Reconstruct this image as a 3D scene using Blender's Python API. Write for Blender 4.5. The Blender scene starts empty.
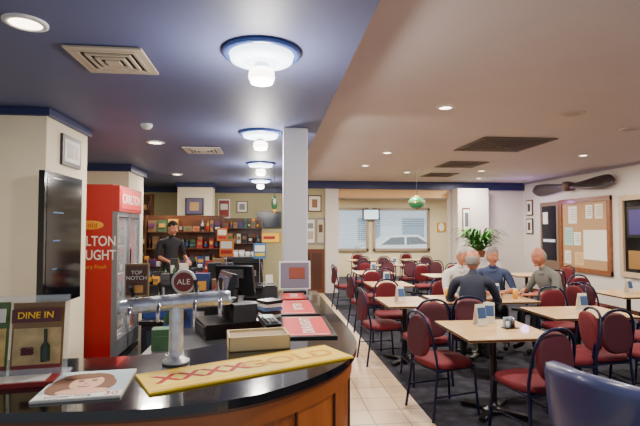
import bpy, math, random
from mathutils import Vector, Matrix, Euler
random.seed(7)
C=bpy.context
pi=math.pi
# ------------------------------------------------------------ materials
def lin(c):
    r=[]
    for x in c[:3]:
        x/=255.0
        r.append(x/12.92 if x<=.04045 else ((x+.055)/1.055)**2.4)
    return (r[0],r[1],r[2],1)
MC={}
def mat(c,rough=.55,metal=0,emit=0,noise=0,nscale=20,coat=0,alpha=1):
    key=(tuple(c),rough,metal,emit,noise,nscale,coat,alpha)
    if key in MC: return MC[key]
    m=bpy.data.materials.new('mat_%d_%d_%d'%tuple(c[:3])); m.use_nodes=True
    nt=m.node_tree; b=nt.nodes['Principled BSDF']
    L=lin(c)
    b.inputs['Base Color'].default_value=L
    b.inputs['Roughness'].default_value=rough
    b.inputs['Metallic'].default_value=metal
    if coat: b.inputs['Coat Weight'].default_value=coat
    if alpha<1: b.inputs['Alpha'].default_value=alpha
    if emit:
        b.inputs['Emission Color'].default_value=L
        b.inputs['Emission Strength'].default_value=emit
    if noise:
        tc=nt.nodes.new('ShaderNodeTexCoord');n=nt.nodes.new('ShaderNodeTexNoise')
        n.inputs['Scale'].default_value=nscale;n.inputs['Detail'].default_value=5
        nt.links.new(tc.outputs['Object'],n.inputs['Vector'])
        r=nt.nodes.new('ShaderNodeValToRGB')
        r.color_ramp.elements[0].position=.3;r.color_ramp.elements[1].position=.7
        r.color_ramp.elements[0].color=tuple([x*(1-noise) for x in L[:3]])+(1,)
        r.color_ramp.elements[1].color=tuple([min(1,x*(1+noise)) for x in L[:3]])+(1,)
        nt.links.new(n.outputs['Fac'],r.inputs['Fac']);nt.links.new(r.outputs['Color'],b.inputs['Base Color'])
    MC[key]=m
    return m
def wood(c1,c2,scale=3,rough=.35,axis='X',coat=.3):
    key=('wood',tuple(c1),tuple(c2),scale,axis)
    if key in MC: return MC[key]
    m=bpy.data.materials.new('wood_grain');m.use_nodes=True
    nt=m.node_tree;b=nt.nodes['Principled BSDF'];b.inputs['Roughness'].default_value=rough
    b.inputs['Coat Weight'].default_value=coat
    tc=nt.nodes.new('ShaderNodeTexCoord');mp=nt.nodes.new('ShaderNodeMapping')
    sc={'X':(.6,6,6),'Y':(6,.6,6),'Z':(6,6,.6)}[axis]
    mp.inputs['Scale'].default_value=sc
    n=nt.nodes.new('ShaderNodeTexNoise');n.inputs['Scale'].default_value=scale;n.inputs['Detail'].default_value=8
    r=nt.nodes.new('ShaderNodeValToRGB');r.color_ramp.elements[0].position=.3;r.color_ramp.elements[1].position=.7
    r.color_ramp.elements[0].color=lin(c1);r.color_ramp.elements[1].color=lin(c2)
    nt.links.new(tc.outputs['Object'],mp.inputs['Vector']);nt.links.new(mp.outputs['Vector'],n.inputs['Vector'])
    nt.links.new(n.outputs['Fac'],r.inputs['Fac']);nt.links.new(r.outputs['Color'],b.inputs['Base Color'])
    MC[key]=m;return m
def tile_mat(c1,c2,grout,size,rough=.3):
    m=bpy.data.materials.new('floor_tile');m.use_nodes=True
    nt=m.node_tree;b=nt.nodes['Principled BSDF'];b.inputs['Roughness'].default_value=rough
    tc=nt.nodes.new('ShaderNodeTexCoord');br=nt.nodes.new('ShaderNodeTexBrick')
    br.offset=0;br.inputs['Scale'].default_value=1;br.inputs['Brick Width'].default_value=size;br.inputs['Row Height'].default_value=size
    br.inputs['Mortar Size'].default_value=.006;br.inputs['Color1'].default_value=lin(c1);br.inputs['Color2'].default_value=lin(c2)
    br.inputs['Mortar'].default_value=lin(grout)
    nt.links.new(tc.outputs['Object'],br.inputs['Vector']);nt.links.new(br.outputs['Color'],b.inputs['Base Color'])
    return m
def carpet_mat():
    m=bpy.data.materials.new('patterned_carpet');m.use_nodes=True
    nt=m.node_tree;b=nt.nodes['Principled BSDF'];b.inputs['Roughness'].default_value=.95
    tc=nt.nodes.new('ShaderNodeTexCoord');v=nt.nodes.new('ShaderNodeTexVoronoi');v.inputs['Scale'].default_value=9
    n=nt.nodes.new('ShaderNodeTexNoise');n.inputs['Scale'].default_value=60
    mx=nt.nodes.new('ShaderNodeMath');mx.operation='MULTIPLY'
    r=nt.nodes.new('ShaderNodeValToRGB')
    r.color_ramp.elements[0].position=.05;r.color_ramp.elements[0].color=lin((58,58,72))
    r.color_ramp.elements[1].position=.4;r.color_ramp.elements[1].color=lin((28,28,38))
    nt.links.new(tc.outputs['Object'],v.inputs['Vector']);nt.links.new(tc.outputs['Object'],n.inputs['Vector'])
    nt.links.new(v.outputs['Distance'],mx.inputs[0]);nt.links.new(n.outputs['Fac'],mx.inputs[1])
    nt.links.new(mx.outputs[0],r.inputs['Fac']);nt.links.new(r.outputs['Color'],b.inputs['Base Color'])
    return m
# ------------------------------------------------------------ mesh builder
def catmull(P,n=6):
    P=[Vector(p) for p in P];out=[];N=len(P)
    for i in range(N-1):
        p1=P[i];p2=P[i+1];p0=P[i-1] if i>0 else p1*2-p2;p3=P[i+2] if i<N-2 else p2*2-p1
        for k in range(n):
            t=k/n
            out.append(.5*((2*p1)+(p2-p0)*t+(2*p0-5*p1+4*p2-p3)*t*t+(3*p1-p0-3*p2+p3)*t**3))
    out.append(P[-1]);return out
class MB:
    def __init__(s): s.v=[];s.f=[];s.m=[];s.s=[];s.mats=[]
    def mi(s,m):
        if m not in s.mats: s.mats.append(m)
        return s.mats.index(m)
    def add(s,V,F,m,smooth=False,M=None):
        o=len(s.v);k=s.mi(m)
        for p in V:
            p=Vector(p)
            if M is not None: p=M@p
            s.v.append(tuple(p))
        for f in F:
            s.f.append([i+o for i in f]);s.m.append(k);s.s.append(smooth)
    def box(s,c,d,m,rz=0,rx=0,ry=0,M=None):
        x,y,z=d[0]/2,d[1]/2,d[2]/2
        V=[(a,b,e) for e in(-z,z) for b in(-y,y) for a in(-x,x)]
        F=[(0,2,3,1),(4,5,7,6),(0,1,5,4),(2,6,7,3),(0,4,6,2),(1,3,7,5)]
        T=Matrix.Translation(c)@Euler((rx,ry,rz)).to_matrix().to_4x4()
        if M is not None: T=M@T
        s.add(V,F,m,False,T)
    def b2(s,x0,x1,y0,y1,z0,z1,m):
        s.box(((x0+x1)/2,(y0+y1)/2,(z0+z1)/2),(abs(x1-x0),abs(y1-y0),abs(z1-z0)),m)
    def tube(s,P,r,m,seg=10,spl=0,cap=True,flat=1,M=None):
        P=[Vector(p) for p in P]
        R=r if isinstance(r,(list,tuple)) else [r]*len(P)
        if spl:
            Q=[Vector((R[i],0,0)) for i in range(len(P))]
            P2=catmull(P,spl);R=[q.x for q in catmull(Q,spl)];P=P2
        V=[];F=[];n=len(P);up=None
        for i in range(n):
            t=(P[min(i+1,n-1)]-P[max(i-1,0)]).normalized()
            if up is None:
                up=Vector((0,0,1)) if abs(t.z)<.9 else Vector((0,1,0))
            a=t.cross(up)
            if a.length<1e-4: a=t.cross(Vector((1,0,0)))
            a.normalize();b=a.cross(t).normalized();up=b
            for k in range(seg):
                th=2*pi*k/seg
                V.append(P[i]+(a*math.cos(th)+b*math.sin(th)*flat)*R[i])
        for i in range(n-1):
            for k in range(seg):
                F.append((i*seg+k,i*seg+(k+1)%seg,(i+1)*seg+(k+1)%seg,(i+1)*seg+k))
        s.add(V,F,m,True,M)
        if cap:
            s.add(V[:seg],[tuple(range(seg))[::-1]],m,False,M);s.add(V[-seg:],[tuple(range(seg))],m,False,M)
    def cyl(s,c,r,h,m,seg=24,r2=None,M=None):
        s.tube([c,(c[0],c[1],c[2]+h)],[r,r if r2 is None else r2],m,seg,M=M)
    def lathe(s,prof,c,m,seg=24,M=None):
        V=[];F=[];n=len(prof)
        for r,z in prof:
            for k in range(seg):
                t=2*pi*k/seg;V.append((c[0]+r*math.cos(t),c[1]+r*math.sin(t),c[2]+z))
        for i in range(n-1):
            for k in range(seg):
                F.append((i*seg+k,i*seg+(k+1)%seg,(i+1)*seg+(k+1)%seg,(i+1)*seg+k))
        s.add(V,F,m,True,M)
    def sup(s,c,d,m,e1=1,e2=1,n=12,k=24,M=None,R=None,fn=None):
        def pw(x,e): return math.copysign(abs(x)**e,x)
        V=[];F=[]
        for i in range(n+1):
            la=-pi/2+pi*i/n
            for j in range(k):
                lo=2*pi*j/k
                p=Vector((d[0]*pw(math.cos(la),e1)*pw(math.cos(lo),e2),d[1]*pw(math.cos(la),e1)*pw(math.sin(lo),e2),d[2]*pw(math.sin(la),e1)))
                if fn: p=fn(p)
                if R is not None: p=R@p
                V.append(p+Vector(c))
        for i in range(n):
            for j in range(k):
                F.append((i*k+j,i*k+(j+1)%k,(i+1)*k+(j+1)%k,(i+1)*k+j))
        s.add(V,F,m,True,M)
    def strip(s,O,I,z0,z1,m):
        n=len(O);V=[(p[0],p[1],z) for z in(z0,z1) for P in(O,I) for p in P];F=[]
        o0,i0,o1,i1=0,n,2*n,3*n
        for k in range(n-1):
            F+=[(o1+k,o1+k+1,i1+k+1,i1+k),(o0+k,i0+k,i0+k+1,o0+k+1),(o0+k,o0+k+1,o1+k+1,o1+k),(i0+k,i1+k,i1+k+1,i0+k+1)]
        F+=[(o0,o1,i1,i0),(o0+n-1,i0+n-1,i1+n-1,o1+n-1)]
        s.add(V,F,m,False)
    def obj(s,name,loc=(0,0,0),rz=0,bevel=0,parent=None):
        me=bpy.data.meshes.new(name);me.from_pydata(s.v,[],s.f)
        for m in s.mats: me.materials.append(m)
        me.polygons.foreach_set('material_index',s.m);me.polygons.foreach_set('use_smooth',s.s);me.update()
        o=bpy.data.objects.new(name,me);C.collection.objects.link(o);o.location=loc;o.rotation_euler=(0,0,rz)
        if bevel:
            b=o.modifiers.new('bevel','BEVEL');b.width=bevel;b.segments=2;b.limit_method='ANGLE';b.angle_limit=math.radians(50)
        if parent: o.parent=parent
        return o
def inst(src,loc,rz):
    o=bpy.data.objects.new(src.name.split('.')[0],src.data);C.collection.objects.link(o);o.location=loc;o.rotation_euler=(0,0,rz)
    for md in src.modifiers:
        n=o.modifiers.new(md.name,md.type);n.width=md.width;n.segments=md.segments;n.limit_method='ANGLE';n.angle_limit=md.angle_limit
    return o
def text(parent,s,loc,rot,size,m,name='lettering',ext=.001,bold=0,sx=1):
    cu=bpy.data.curves.new(name,'FONT');cu.body=s;cu.size=size;cu.align_x='CENTER';cu.align_y='CENTER';cu.extrude=ext;cu.offset=bold
    cu.materials.append(m)
    o=bpy.data.objects.new(name,cu);C.collection.objects.link(o);o.parent=parent;o.location=loc;o.rotation_euler=rot;o.scale=(sx,1,1)
    return o
# palette
CREAM=mat((240,226,196),.7,noise=.03,nscale=3);WHITEP=mat((218,210,202),.75,noise=.02,nscale=2);CEILW=mat((206,196,196),.8,noise=.02,nscale=2)
NAVY=mat((38,46,92),.45);BLUEC=mat((96,104,146),.55,noise=.03,nscale=2);BLACK=mat((14,14,16),.3);BLKG=mat((8,8,10),.12,coat=.4)
DGREY=mat((48,48,52),.5);GREY=mat((130,130,132),.5);WHITE=mat((235,235,232),.5);CHROME=mat((200,200,205),.18,metal=1)
RED=mat((178,20,24),.35);BURG=mat((104,20,32),.8,noise=.1,nscale=40);FRAME=mat((24,28,62),.3,metal=.4)
GOLD=mat((215,160,50),.35,metal=.5);YEL=mat((250,208,24),.5);BROWN=mat((90,52,28),.45);PAPER=mat((232,228,215),.6)
OAK=wood((206,162,104),(232,196,138),3);BARW=wood((128,66,24),(176,100,42),2.5,axis='Z');DWOOD=wood((60,32,18),(96,54,30),3)
# ------------------------------------------------------------ shell
Zb=2.75;Zw=2.95;XR=7.0;YB=12.1;YF=16.2
b=MB();b.b2(-4.2,.45,-1,12.2,-.1,0,tile_mat((70,72,76),(62,64,70),(40,40,44),.3));b.b2(.45,1.40,-1,12.2,-.1,0,tile_mat((222,192,154),(212,182,146),(140,112,84),.3))
b.b2(1.40,XR+.1,-1,YF+.1,-.1,0,carpet_mat());b.b2(.2,1.40,12.2,YF+.1,-.1,0,mat((40,42,56),.9));b.obj('floor')
b=MB();b.b2(-4.2,.52,-1,YB+.1,Zb,Zb+.3,BLUEC);b.obj('ceiling')
b=MB();b.b2(.52,XR+.1,-1,YB+.1,Zw,Zw+.1,CEILW);b.obj('ceiling_dining')
b=MB();b.b2(.2,XR+.1,YB+.1,YF+.1,2.75,2.85,WHITEP);b.obj('ceiling_far')
b=MB();b.b2(XR,XR+.1,-1,YF,0,Zw,WHITEP);b.obj('wall_right')
b=MB();b.b2(-4.2,-4.1,-1,YB,0,Zb,CREAM);b.obj('wall_left')
GW=mat((176,168,128),.7,noise=.04,nscale=3)
b=MB();b.b2(-4.1,1.45,YB,YB+.1,0,Zb,GW);b.b2(.52,1.45,YB,YB+.1,Zb,Zw,GW);b.obj('wall_bar_back')
TAN=mat((214,172,120),.6)
b=MB();b.b2(1.45,1.8,YB-.08,YB+.2,0,Zw,WHITEP);b.b2(4.85,XR,YB,YB+.12,0,Zw,WHITEP);b.b2(1.8,4.85,YB,YB+.12,2.52,Zw,TAN);b.obj('wall_back')
b=MB();b.b2(.56,XR,YB-.09,YB-.081,2.74,Zw-.002,NAVY);b.obj('trim_1')
b=MB();b.b2(-4.1,.5,YB-.05,YB-.001,Zb-.14,Zb-.002,NAVY);b.obj('trim_2')
b=MB();b.b2(XR-.04,XR-.001,-1,YB-.1,Zw-.05,Zw-.002,mat((150,142,150),.6));b.obj('trim_3')
FW=mat((216,202,164),.7)
b=MB()
WN=[(2.1,3.45),(3.7,5.7)];z0,z1=.95,2.4
b.b2(.2,XR,YF,YF+.12,0,z0,FW);b.b2(.2,XR,YF,YF+.12,z1,2.75,FW)
for a,c in((.2,2.1),(3.45,3.7),(5.7,XR)): b.b2(a,c,YF,YF+.12,z0,z1,FW)
b.obj('wall_far')
b=MB();b.b2(.1,.2,YB+.1,YF,0,2.75,CREAM);b.obj('wall_far_left')
b=MB();b.b2(XR-.015,XR-.001,-1,YB-.01,0,.1,DWOOD);b.obj('baseboard_right')
b=MB();b.b2(-3.2,-2.0,4.35,5.28,0,Zb-.07,CREAM);b.b2(-3.23,-1.965,4.32,5.31,Zb-.075,Zb-.002,NAVY);b.b2(-3.22,-1.98,4.33,5.30,0,.1,NAVY);b.obj('support_pillar',bevel=.006)
b=MB();b.b2(-4.1,-2.36,8,8.9,0,Zb-.12,CREAM);b.b2(-4.1,-2.31,7.95,8.95,Zb-.12,Zb-.002,NAVY);b.obj('wall_bar_left')
b=MB();b.b2(-2.15,-1.35,11.0,11.5,0,Zb-.003,CREAM);b.b2(-2.18,-1.32,10.97,11.53,Zb-.1,Zb-.003,NAVY);b.obj('support_pillar',bevel=.006)
b=MB();b.b2(.14,.40,4.9,5.16,0,Zb-.001,mat((210,212,222),.5));b.obj('support_post',bevel=.01)
b=MB();b.b2(4.9,5.75,YB-.5,YB-.1,0,Zw-.2,WHITEP);b.obj('support_pillar',bevel=.01)
SLAT=mat((196,210,216),.5)
for i,(x0,x1) in enumerate(WN):
    b=MB();y=YF
    zl=z0+.03 if i==0 else 1.85
    n=20 if i==0 else 8
    for q in range(n):
        z=zl+(z1-.06-zl)*q/(n-1)
        b.box(((x0+x1)/2,y-.06,z),(x1-x0-.06,.05,.003),SLAT,rx=.25)
    b.box(((x0+x1)/2,y-.06,z1-.03),(x1-x0-.05,.06,.05),SLAT)
    for xx in(x0+.25,x1-.25): b.tube([(xx,y-.09,zl),(xx,y-.09,z1)],.003,SLAT,6)
    b.b2(x0,x1,y+.05,y+.056,z0,z1,mat((220,235,240),.05,alpha=.1))
    AL=mat((150,130,110),.45)
    for a in(x0,x1): b.b2(a-.04,a+.04,y-.1,y-.001,z0-.04,z1+.04,AL)
    for a in(z0,z1): b.b2(x0-.04,x1+.04,y-.1,y-.001,a-.04,a+.04,AL)
    b.obj('window_1' if i==0 else 'window_2')
b=MB();b.b2(-6,16,YF+.12,30,-.12,-.02,mat((170,172,172),.9,noise=.1,nscale=5));b.obj('street_ground')
b=MB();b.b2(-4,14,28,28.2,-.02,5,mat((196,212,222),.8));
for k in range(6): b.b2(-3+k*2.8,-1.6+k*2.8,27.95,28,1,2.4,mat((120,146,164),.2))
b.obj('building_across_street')
b=MB();CW=mat((226,232,236),.2,coat=.6);prof=[(-2.1,.35),(-2.15,.7),(-2.0,.95),(-1.35,1.02),(-.75,1.42),(.55,1.46),(1.3,1.08),(2.05,1.0),(2.15,.7),(2.1,.35)]
V=[];F=[];ys=[-.8,-.72,.72,.8]
for y in ys:
    k=1 if abs(y)<.75 else .97
    V+=[(x*k,y,.35+(z-.35)*k) for x,z in prof]
m_=len(prof)
for j in range(3):
    for i in range(m_): F.append((j*m_+i,j*m_+(i+1)%m_,(j+1)*m_+(i+1)%m_,(j+1)*m_+i))
F+=[tuple(range(m_)),tuple(range(3*m_,4*m_))[::-1]];b.add(V,F,CW)
WG=mat((60,76,90),.1)
for sx in(-1,1): b.add([(-1.15,sx*.803,1.02),(-.7,sx*.803,1.33),(-.1,sx*.803,1.36),(-.1,sx*.803,1.02)],[(0,1,2,3)],WG);b.add([(0,sx*.803,1.02),(0,sx*.803,1.36),(.5,sx*.803,1.36),(1.0,sx*.803,1.06)],[(0,1,2,3)],WG)
for x in(-1.35,1.35):
    for sy in(-.82,.82): b.tube([(x,sy-.1,.32),(x,sy+.1,.32)],.32,BLACK,24);b.tube([(x,sy-.11,.32),(x,sy+.11,.32)],.18,CHROME,18)
for sy in(-.6,.6): b.box((-2.13,sy,.72),(.05,.3,.12),mat((250,240,220),.2))
b.obj('parked_car',(6.0,20.6,-.02),0)
# ------------------------------------------------------------ ceiling fittings
def ring_light(loc,r=.215):
    b=MB();BT=mat((70,100,170),.3,coat=.4)
    b.lathe([(0,0),(r*1.12,0),(r*1.12,-.02),(r*1.0,-.03),(r*.93,-.025)],(0,0,0),BT,40)
    b.lathe([(r*.93,-.02),(r*.88,-.055),(r*.5,-.07),(0,-.075)],(0,0,0),mat((228,240,255),.4,emit=4.5),40)
    b.cyl((0,0,-.10),.045,.03,CHROME,20)
    b.lathe([(.045,-.10),(.075,-.115),(.082,-.16),(.066,-.195),(0,-.20)],(0,0,0),mat((255,248,232),.4,emit=8),28)
    return b.obj('ceiling_light',loc)
RL=[(-.055,2.83),(-.11,5.2),(-.155,7.6),(-.21,10.1)]
for x,y in RL: ring_light((x,y,Zb-.001))
def down(loc,r=.075,col=(255,232,200),e=10):
    b=MB();b.lathe([(r*1.35,0),(r*1.35,-.008),(r,-.014),(r,-.002)],(0,0,0),WHITE,28)
    b.lathe([(r,-.006),(0,-.008)],(0,0,0),mat(col,.4,emit=e),28);b.obj('downlight',loc)
for p in [(-1.29,2.55),(-1.43,5.91),(-1.82,9.26)]: down((p[0],p[1],Zb-.001),.08)
DW=[(1.84,4.65),(1.95,7.5),(1.9,9.05),(3.05,10.0),(4.6,9.6),(5.4,7.4),(4.6,4.6),(2.2,2.0),(5.2,11.0)]
for p in DW: down((p[0],p[1],Zw-.001),.065)
for p in[(3.35,4.75),(4.6,5.4),(5.6,5.2)]:
    b=MB();b.lathe([(.13,0),(.13,-.006),(.11,-.012),(0,-.012)],(0,0,0),mat((196,186,178),.6),28);b.lathe([(.09,-.013),(.08,-.016),(0,-.014)],(0,0,0),mat((180,170,162),.7),28);b.obj('ceiling_speaker',(p[0],p[1],Zw-.001))
def diffuser(loc,sz,frame,dark,rings=4):
    b=MB();h=sz/2
    b.box((0,0,-.003),(sz-.04,sz-.04,.004),dark)
    for k in range(rings):
        hh=h*(1-k/rings)-.004;w=.045 if k==0 else .018;z=-.012-.004*k
        for s_ in(-1,1):
            b.box((s_*(hh-w/2),0,z),(w,hh*2,.012),frame);b.box((0,s_*(hh-w/2),z),(hh*2-2*w,w,.012),frame)
    b.box((0,0,-.03),(h*.25,h*.25,.006),frame)
    return b.obj('air_vent',loc)
diffuser((-1.0,3.05,Zb-.001),.46,mat((200,186,164),.5),BLACK,5)
diffuser((-.91,6.4,Zb-.001),.5,mat((190,185,175),.5),BLACK,5)
DB=mat((104,88,76),.6)
diffuser((3.5,6.6,Zw-.001),1.1,DB,mat((50,42,38),.8),9)
diffuser((3.75,8.7,Zw-.001),.8,DB,mat((50,42,38),.8),7)
diffuser((3.95,10.4,Zw-.001),.7,DB,mat((50,42,38),.8),7)
b=MB();b.lathe([(.06,0),(.06,-.02),(.045,-.045),(0,-.05)],(0,0,0),WHITE,24);b.obj('smoke_detector',(-1.28,4.91,Zb-.001))
# ------------------------------------------------------------ bar
O=catmull([(-1.9,1.56,0),(-.8,1.50,0),(-.39,1.485,0),(-.1,1.545,0),(.12,1.69,0),(.31,1.91,0),(.41,2.17,0),(.44,2.5,0),(.43,3.2,0),(.42,4.2,0)],8)
I=catmull([(-1.9,2.12,0),(-.8,2.1,0),(-.5,2.14,0),(-.33,2.22,0),(-.2,2.32,0),(-.1,2.45,0),(-.05,2.6,0),(-.03,2.8,0),(-.02,3.3,0),(-.02,4.2,0)],8)
def inset(A,d):
    out=[]
    for i,a in enumerate(A):
        t=(A[min(i+1,len(A)-1)]-A[max(i-1,0)]).normalized();out.append(a+Vector((-t.y,t.x,0))*d)
    return out
b=MB();b.strip(O,I,1.07,1.10,BLKG)
b.strip(inset(O,.012),inset(I,-.02),1.055,1.07,mat((90,50,26),.3))
b.strip(inset(O,.035),inset(I,-.04),.10,1.055,BARW);b.strip(inset(O,.10),inset(I,-.06),0,.10,BLACK)
O2=inset(O,.032)
for i in range(4,len(O2),7):
    t=(O2[min(i+1,len(O2)-1)]-O2[i-1]).normalized()
    b.box((O2[i].x,O2[i].y,.56),(.008,.012,.93),mat((70,36,14),.5),rz=math.atan2(t.y,t.x))
b.strip(inset(O,.024),inset(O,.04),.985,1.05,mat((150,82,34),.35));b.strip(inset(O,.024),inset(O,.04),.10,.2,mat((110,58,22),.35))
b.obj('bar_counter')
BT=1.1005
ang=math.radians(26)
b=MB();b.box((0,0,.004),(.84,.235,.008),YEL)
for q in(-1,1): b.box((0,q*.108,.0085),(.82,.008,.001),mat((196,150,10),.5))
b.box((-.2,0,.0083),(.34,.13,.0008),mat((255,226,90),.5))
rn=b.obj('bar_runner',(-.07,1.89,BT),ang,bevel=.002)
text(rn,'XXXX',(-.2,0,.0092),(0,0,0),.12,mat((206,24,24),.6),bold=.003,ext=.0004,sx=1.05);text(rn,'GOLD',(.17,0,.0092),(0,0,0),.13,mat((226,160,10),.6),bold=.002,ext=.0004,sx=1.2)
def barmat(loc,w,l,c,inner,words):
    b=MB();b.box((0,0,.005),(w,l,.01),c);b.box((0,0,.0105),(w-.05,l-.06,.001),inner)
    for q in(-1,1): b.box((q*(w/2-.012),0,.0115),(.006,l-.02,.002),BLACK);b.box((0,q*(l/2-.05),.0115),(w-.08,.01,.001),PAPER)
    o=b.obj('bar_mat',loc,0,bevel=.002)
    text(o,words,(0.01,0,.012),(0,0,pi/2),.085,PAPER,bold=.002,ext=.0004)
RM=mat((214,40,34),.5)
barmat((.20,2.62,BT),.29,.56,BLACK,RM,'DRAUGHT');barmat((.19,3.26,BT),.27,.6,BLACK,RM,'BITTER');barmat((.19,3.8,BT),.2,.34,RED,RM,'ALE')
b=MB();TANB=mat((214,196,150),.6)
b.box((0,0,.004),(.28,.17,.008),TANB)
for q in(-1,1): b.box((q*.136,0,.033),(.008,.17,.066),TANB);b.box((0,q*.081,.033),(.28,.008,.066),TANB)
b.box((0,0,.03),(.262,.15,.05),mat((150,130,96),.7));b.obj('tray_box',(-.055,2.22,BT),math.radians(8),bevel=.002)
b=MB();WR=mat((205,208,216),.28,metal=.6,noise=.25,nscale=25)
b.lathe([(.0,0),(.055,0),(.055,.012),(.034,.02),(.03,.05),(.028,.24)],(0,0,0),WR,24)
b.tube([(-.22,0,.235),(-.21,0,.235),(0,0,.25),(.2,0,.262),(.22,0,.262)],[.022,.03,.033,.03,.022],WR,20,spl=3)
for q in(-.17,-.06,.08,.18):
    z=.25+q*.06
    b.tube([(q,-.01,z),(q,-.06,z),(q,-.085,z-.03),(q,-.085,z-.06)],[.009,.009,.008,.007],CHROME,10,spl=3)
    b.cyl((q,0,z+.02),.012,.045,CHROME,12)
    b.tube([(q,-.012,z+.04),(q,-.05,z+.085)],[.007,.01],BLACK,10)
b.box((-.155,-.01,.345),(.092,.014,.135),mat((150,120,70),.4));b.box((-.155,-.018,.345),(.08,.004,.12),mat((86,46,26),.4));b.box((-.155,-.021,.31),(.05,.003,.03),mat((206,150,70),.4))
M=Matrix.Translation((.03,-.012,.335))@Matrix.Rotation(pi/2,4,'X')
b.lathe([(0,-.008),(.05,-.008),(.05,.008),(.04,.01),(0,.01)],(0,0,0),mat((206,200,190),.3,metal=.4),30,M=M)
b.lathe([(.04,.011),(0,.012)],(0,0,0),mat((120,30,34),.4),30,M=M)
bt=b.obj('beer_tap_font',(-.385,1.98,BT),math.radians(4))
text(bt,'TOP\nNOTCH',(-.155,-.0235,.365),(pi/2,0,0),.022,PAPER);text(bt,'ALE',(.03,-.026,.335),(pi/2,0,0),.032,PAPER)
# magazine
b=MB();b.box((0,0,.004),(.27,.3,.008),PAPER);b.box((0,0,.0085),(.265,.295,.001),mat((176,200,206),.5));b.box((.0,-.122,.0092),(.265,.05,.001),mat((240,236,230),.5))
HB=mat((120,70,36),.6);FS=mat((232,182,150),.5)
b.sup((-.02,.02,.0092),(.10,.10,.0012),HB,1,.9);b.sup((-.075,-.03,.0095),(.05,.085,.0012),HB);b.sup((.05,-.02,.0095),(.045,.075,.0012),HB)
b.sup((0,-.085,.0100),(.085,.03,.0012),FS,1,.8);b.sup((-.005,.0,.0108),(.055,.075,.0012),FS,1,.95);b.sup((-.03,.075,.0116),(.07,.035,.001),HB,1,1)
for q in(-1,1): b.sup((-.005+q*.022,.015,.0122),(.010,.005,.0006),mat((40,24,20),.5));b.sup((-.005+q*.022,.028,.0122),(.013,.0025,.0006),mat((84,50,30),.5))
b.sup((-.005,-.04,.0122),(.02,.008,.0006),mat((190,50,56),.5));b.sup((-.005,-.038,.0127),(.014,.003,.0004),WHITE);b.sup((-.005,-.01,.0122),(.006,.01,.0008),mat((214,160,130),.5))
mg=b.obj('magazine',(-.635,1.725,BT),math.radians(6))
text(mg,'home',(-.07,.12,.0098),(0,0,0),.06,WHITE,ext=.0003);text(mg,'30',(.1,-.122,.0102),(0,0,0),.045,RED,ext=.0003);text(mg,'summer living',(-.03,-.128,.0102),(0,0,0),.025,BLACK,ext=.0003)
# brochure stand
b=MB();ACR=mat((225,235,240),.05,alpha=.25)
b.box((0,.03,.003),(.38,.12,.006),ACR);b.box((0,.03,.15),(.38,.004,.3),ACR,rx=-.12)
for k,(x,c1,c2,h) in enumerate([(-.095,(70,96,46),(214,178,96),.275),(.09,(128,96,52),(196,168,110),.27)]):
    b.box((x,.012,h/2+.005),(.175,.006,h),mat(c1,.4),rx=-.12);b.box((x,.004,h*.42),(.16,.003,h*.5),mat(c2,.4,noise=.3,nscale=18),rx=-.12)
    b.box((x,-.004,h*.85),(.165,.003,h*.18),PAPER if k==0 else mat((90,30,34),.4),rx=-.12)
    b.box((x,-.008,h*.12),(.165,.003,h*.12),mat((130,28,32),.4),rx=-.12)
    for j in range(6): b.sup((x-.045+.014*(j%3),-.006,h*.34+.014*(j//3)),(.008,.005,.008),mat((90,26,50),.3),n=6,k=10)
    b.tube([(x+.03,-.004,h*.22),(x+.03,-.003,h*.42),(x+.03,-.002,h*.48),(x+.03,-.002,h*.66)],[.016,.016,.006,.006],mat((26,46,26),.2),10)
b.box((0,-.03,.02),(.38,.004,.04),ACR);b.box((.03,-.07,.008),(.3,.10,.016),mat((150,40,36),.5));b.box((.05,-.07,.0175),(.2,.08,.003),PAPER)
st=b.obj('brochure_stand',(-.955,1.83,BT),math.radians(8))
text(st,'WINES',(-.095,-.016,.236),(pi/2-.12,0,0),.038,mat((40,60,40),.5));text(st,'DINE IN',(.09,-.016,.232),(pi/2-.12,0,0),.034,YEL)
# ------------------------------------------------------------ behind the bar
b=MB();b.b2(-.75,-.08,2.75,4.25,.86,.92,mat((120,120,124),.3,metal=.8));b.b2(-.72,-.09,2.78,4.22,0,.86,DGREY)
for y in(3.1,3.6): b.b2(-.725,-.70,y,y+.45,.1,.8,BLACK)
b.obj('bar_workbench',bevel=.004)
def pos(loc,rz,s=1):
    b=MB();b.box((0,0,.05),(.36,.38,.1),BLACK);b.box((0,-.195,.05),(.3,.006,.06),DGREY);b.cyl((0,0,.1),.03,.12,DGREY)
    b.box((0,-.02,.3),(.34,.04,.26),BLACK,rx=-.25);b.box((0,-.045,.3),(.3,.006,.22),mat((50,66,90),.2,emit=.2),rx=-.25)
    b.box((0,.04,.36),(.2,.03,.07),DGREY);b.box((.13,.08,.16),(.1,.16,.12),DGREY)
    return b.obj('pos_terminal',loc,rz,bevel=.004)
pos((-.30,3.35,.921),math.radians(-70));pos((-.30,4.0,.921),math.radians(160))
b=MB();b.box((0,0,.02),(.085,.17,.03),BLACK,rx=.15);b.box((0,.03,.045),(.065,.06,.006),mat((130,160,140),.3,emit=.2),rx=.15)
for i in range(3):
    for j in range(4): b.box((-.022+.022*i,-.06+.018*j,.034+.002*j),(.016,.012,.008),GREY,rx=.15)
b.obj('card_payment_terminal',(.0,2.62,BT+.014),.3,bevel=.003)
b=MB()
for i in range(5): b.box((0,.0,.012+.022*i),(.12-.01*(i%2),.12,.018),[PAPER,BLACK,mat((90,120,160),.5),PAPER,BLACK][i],rz=.1*i)
b.obj('stack_of_notepads',(.0,2.95,BT),.2)
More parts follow.
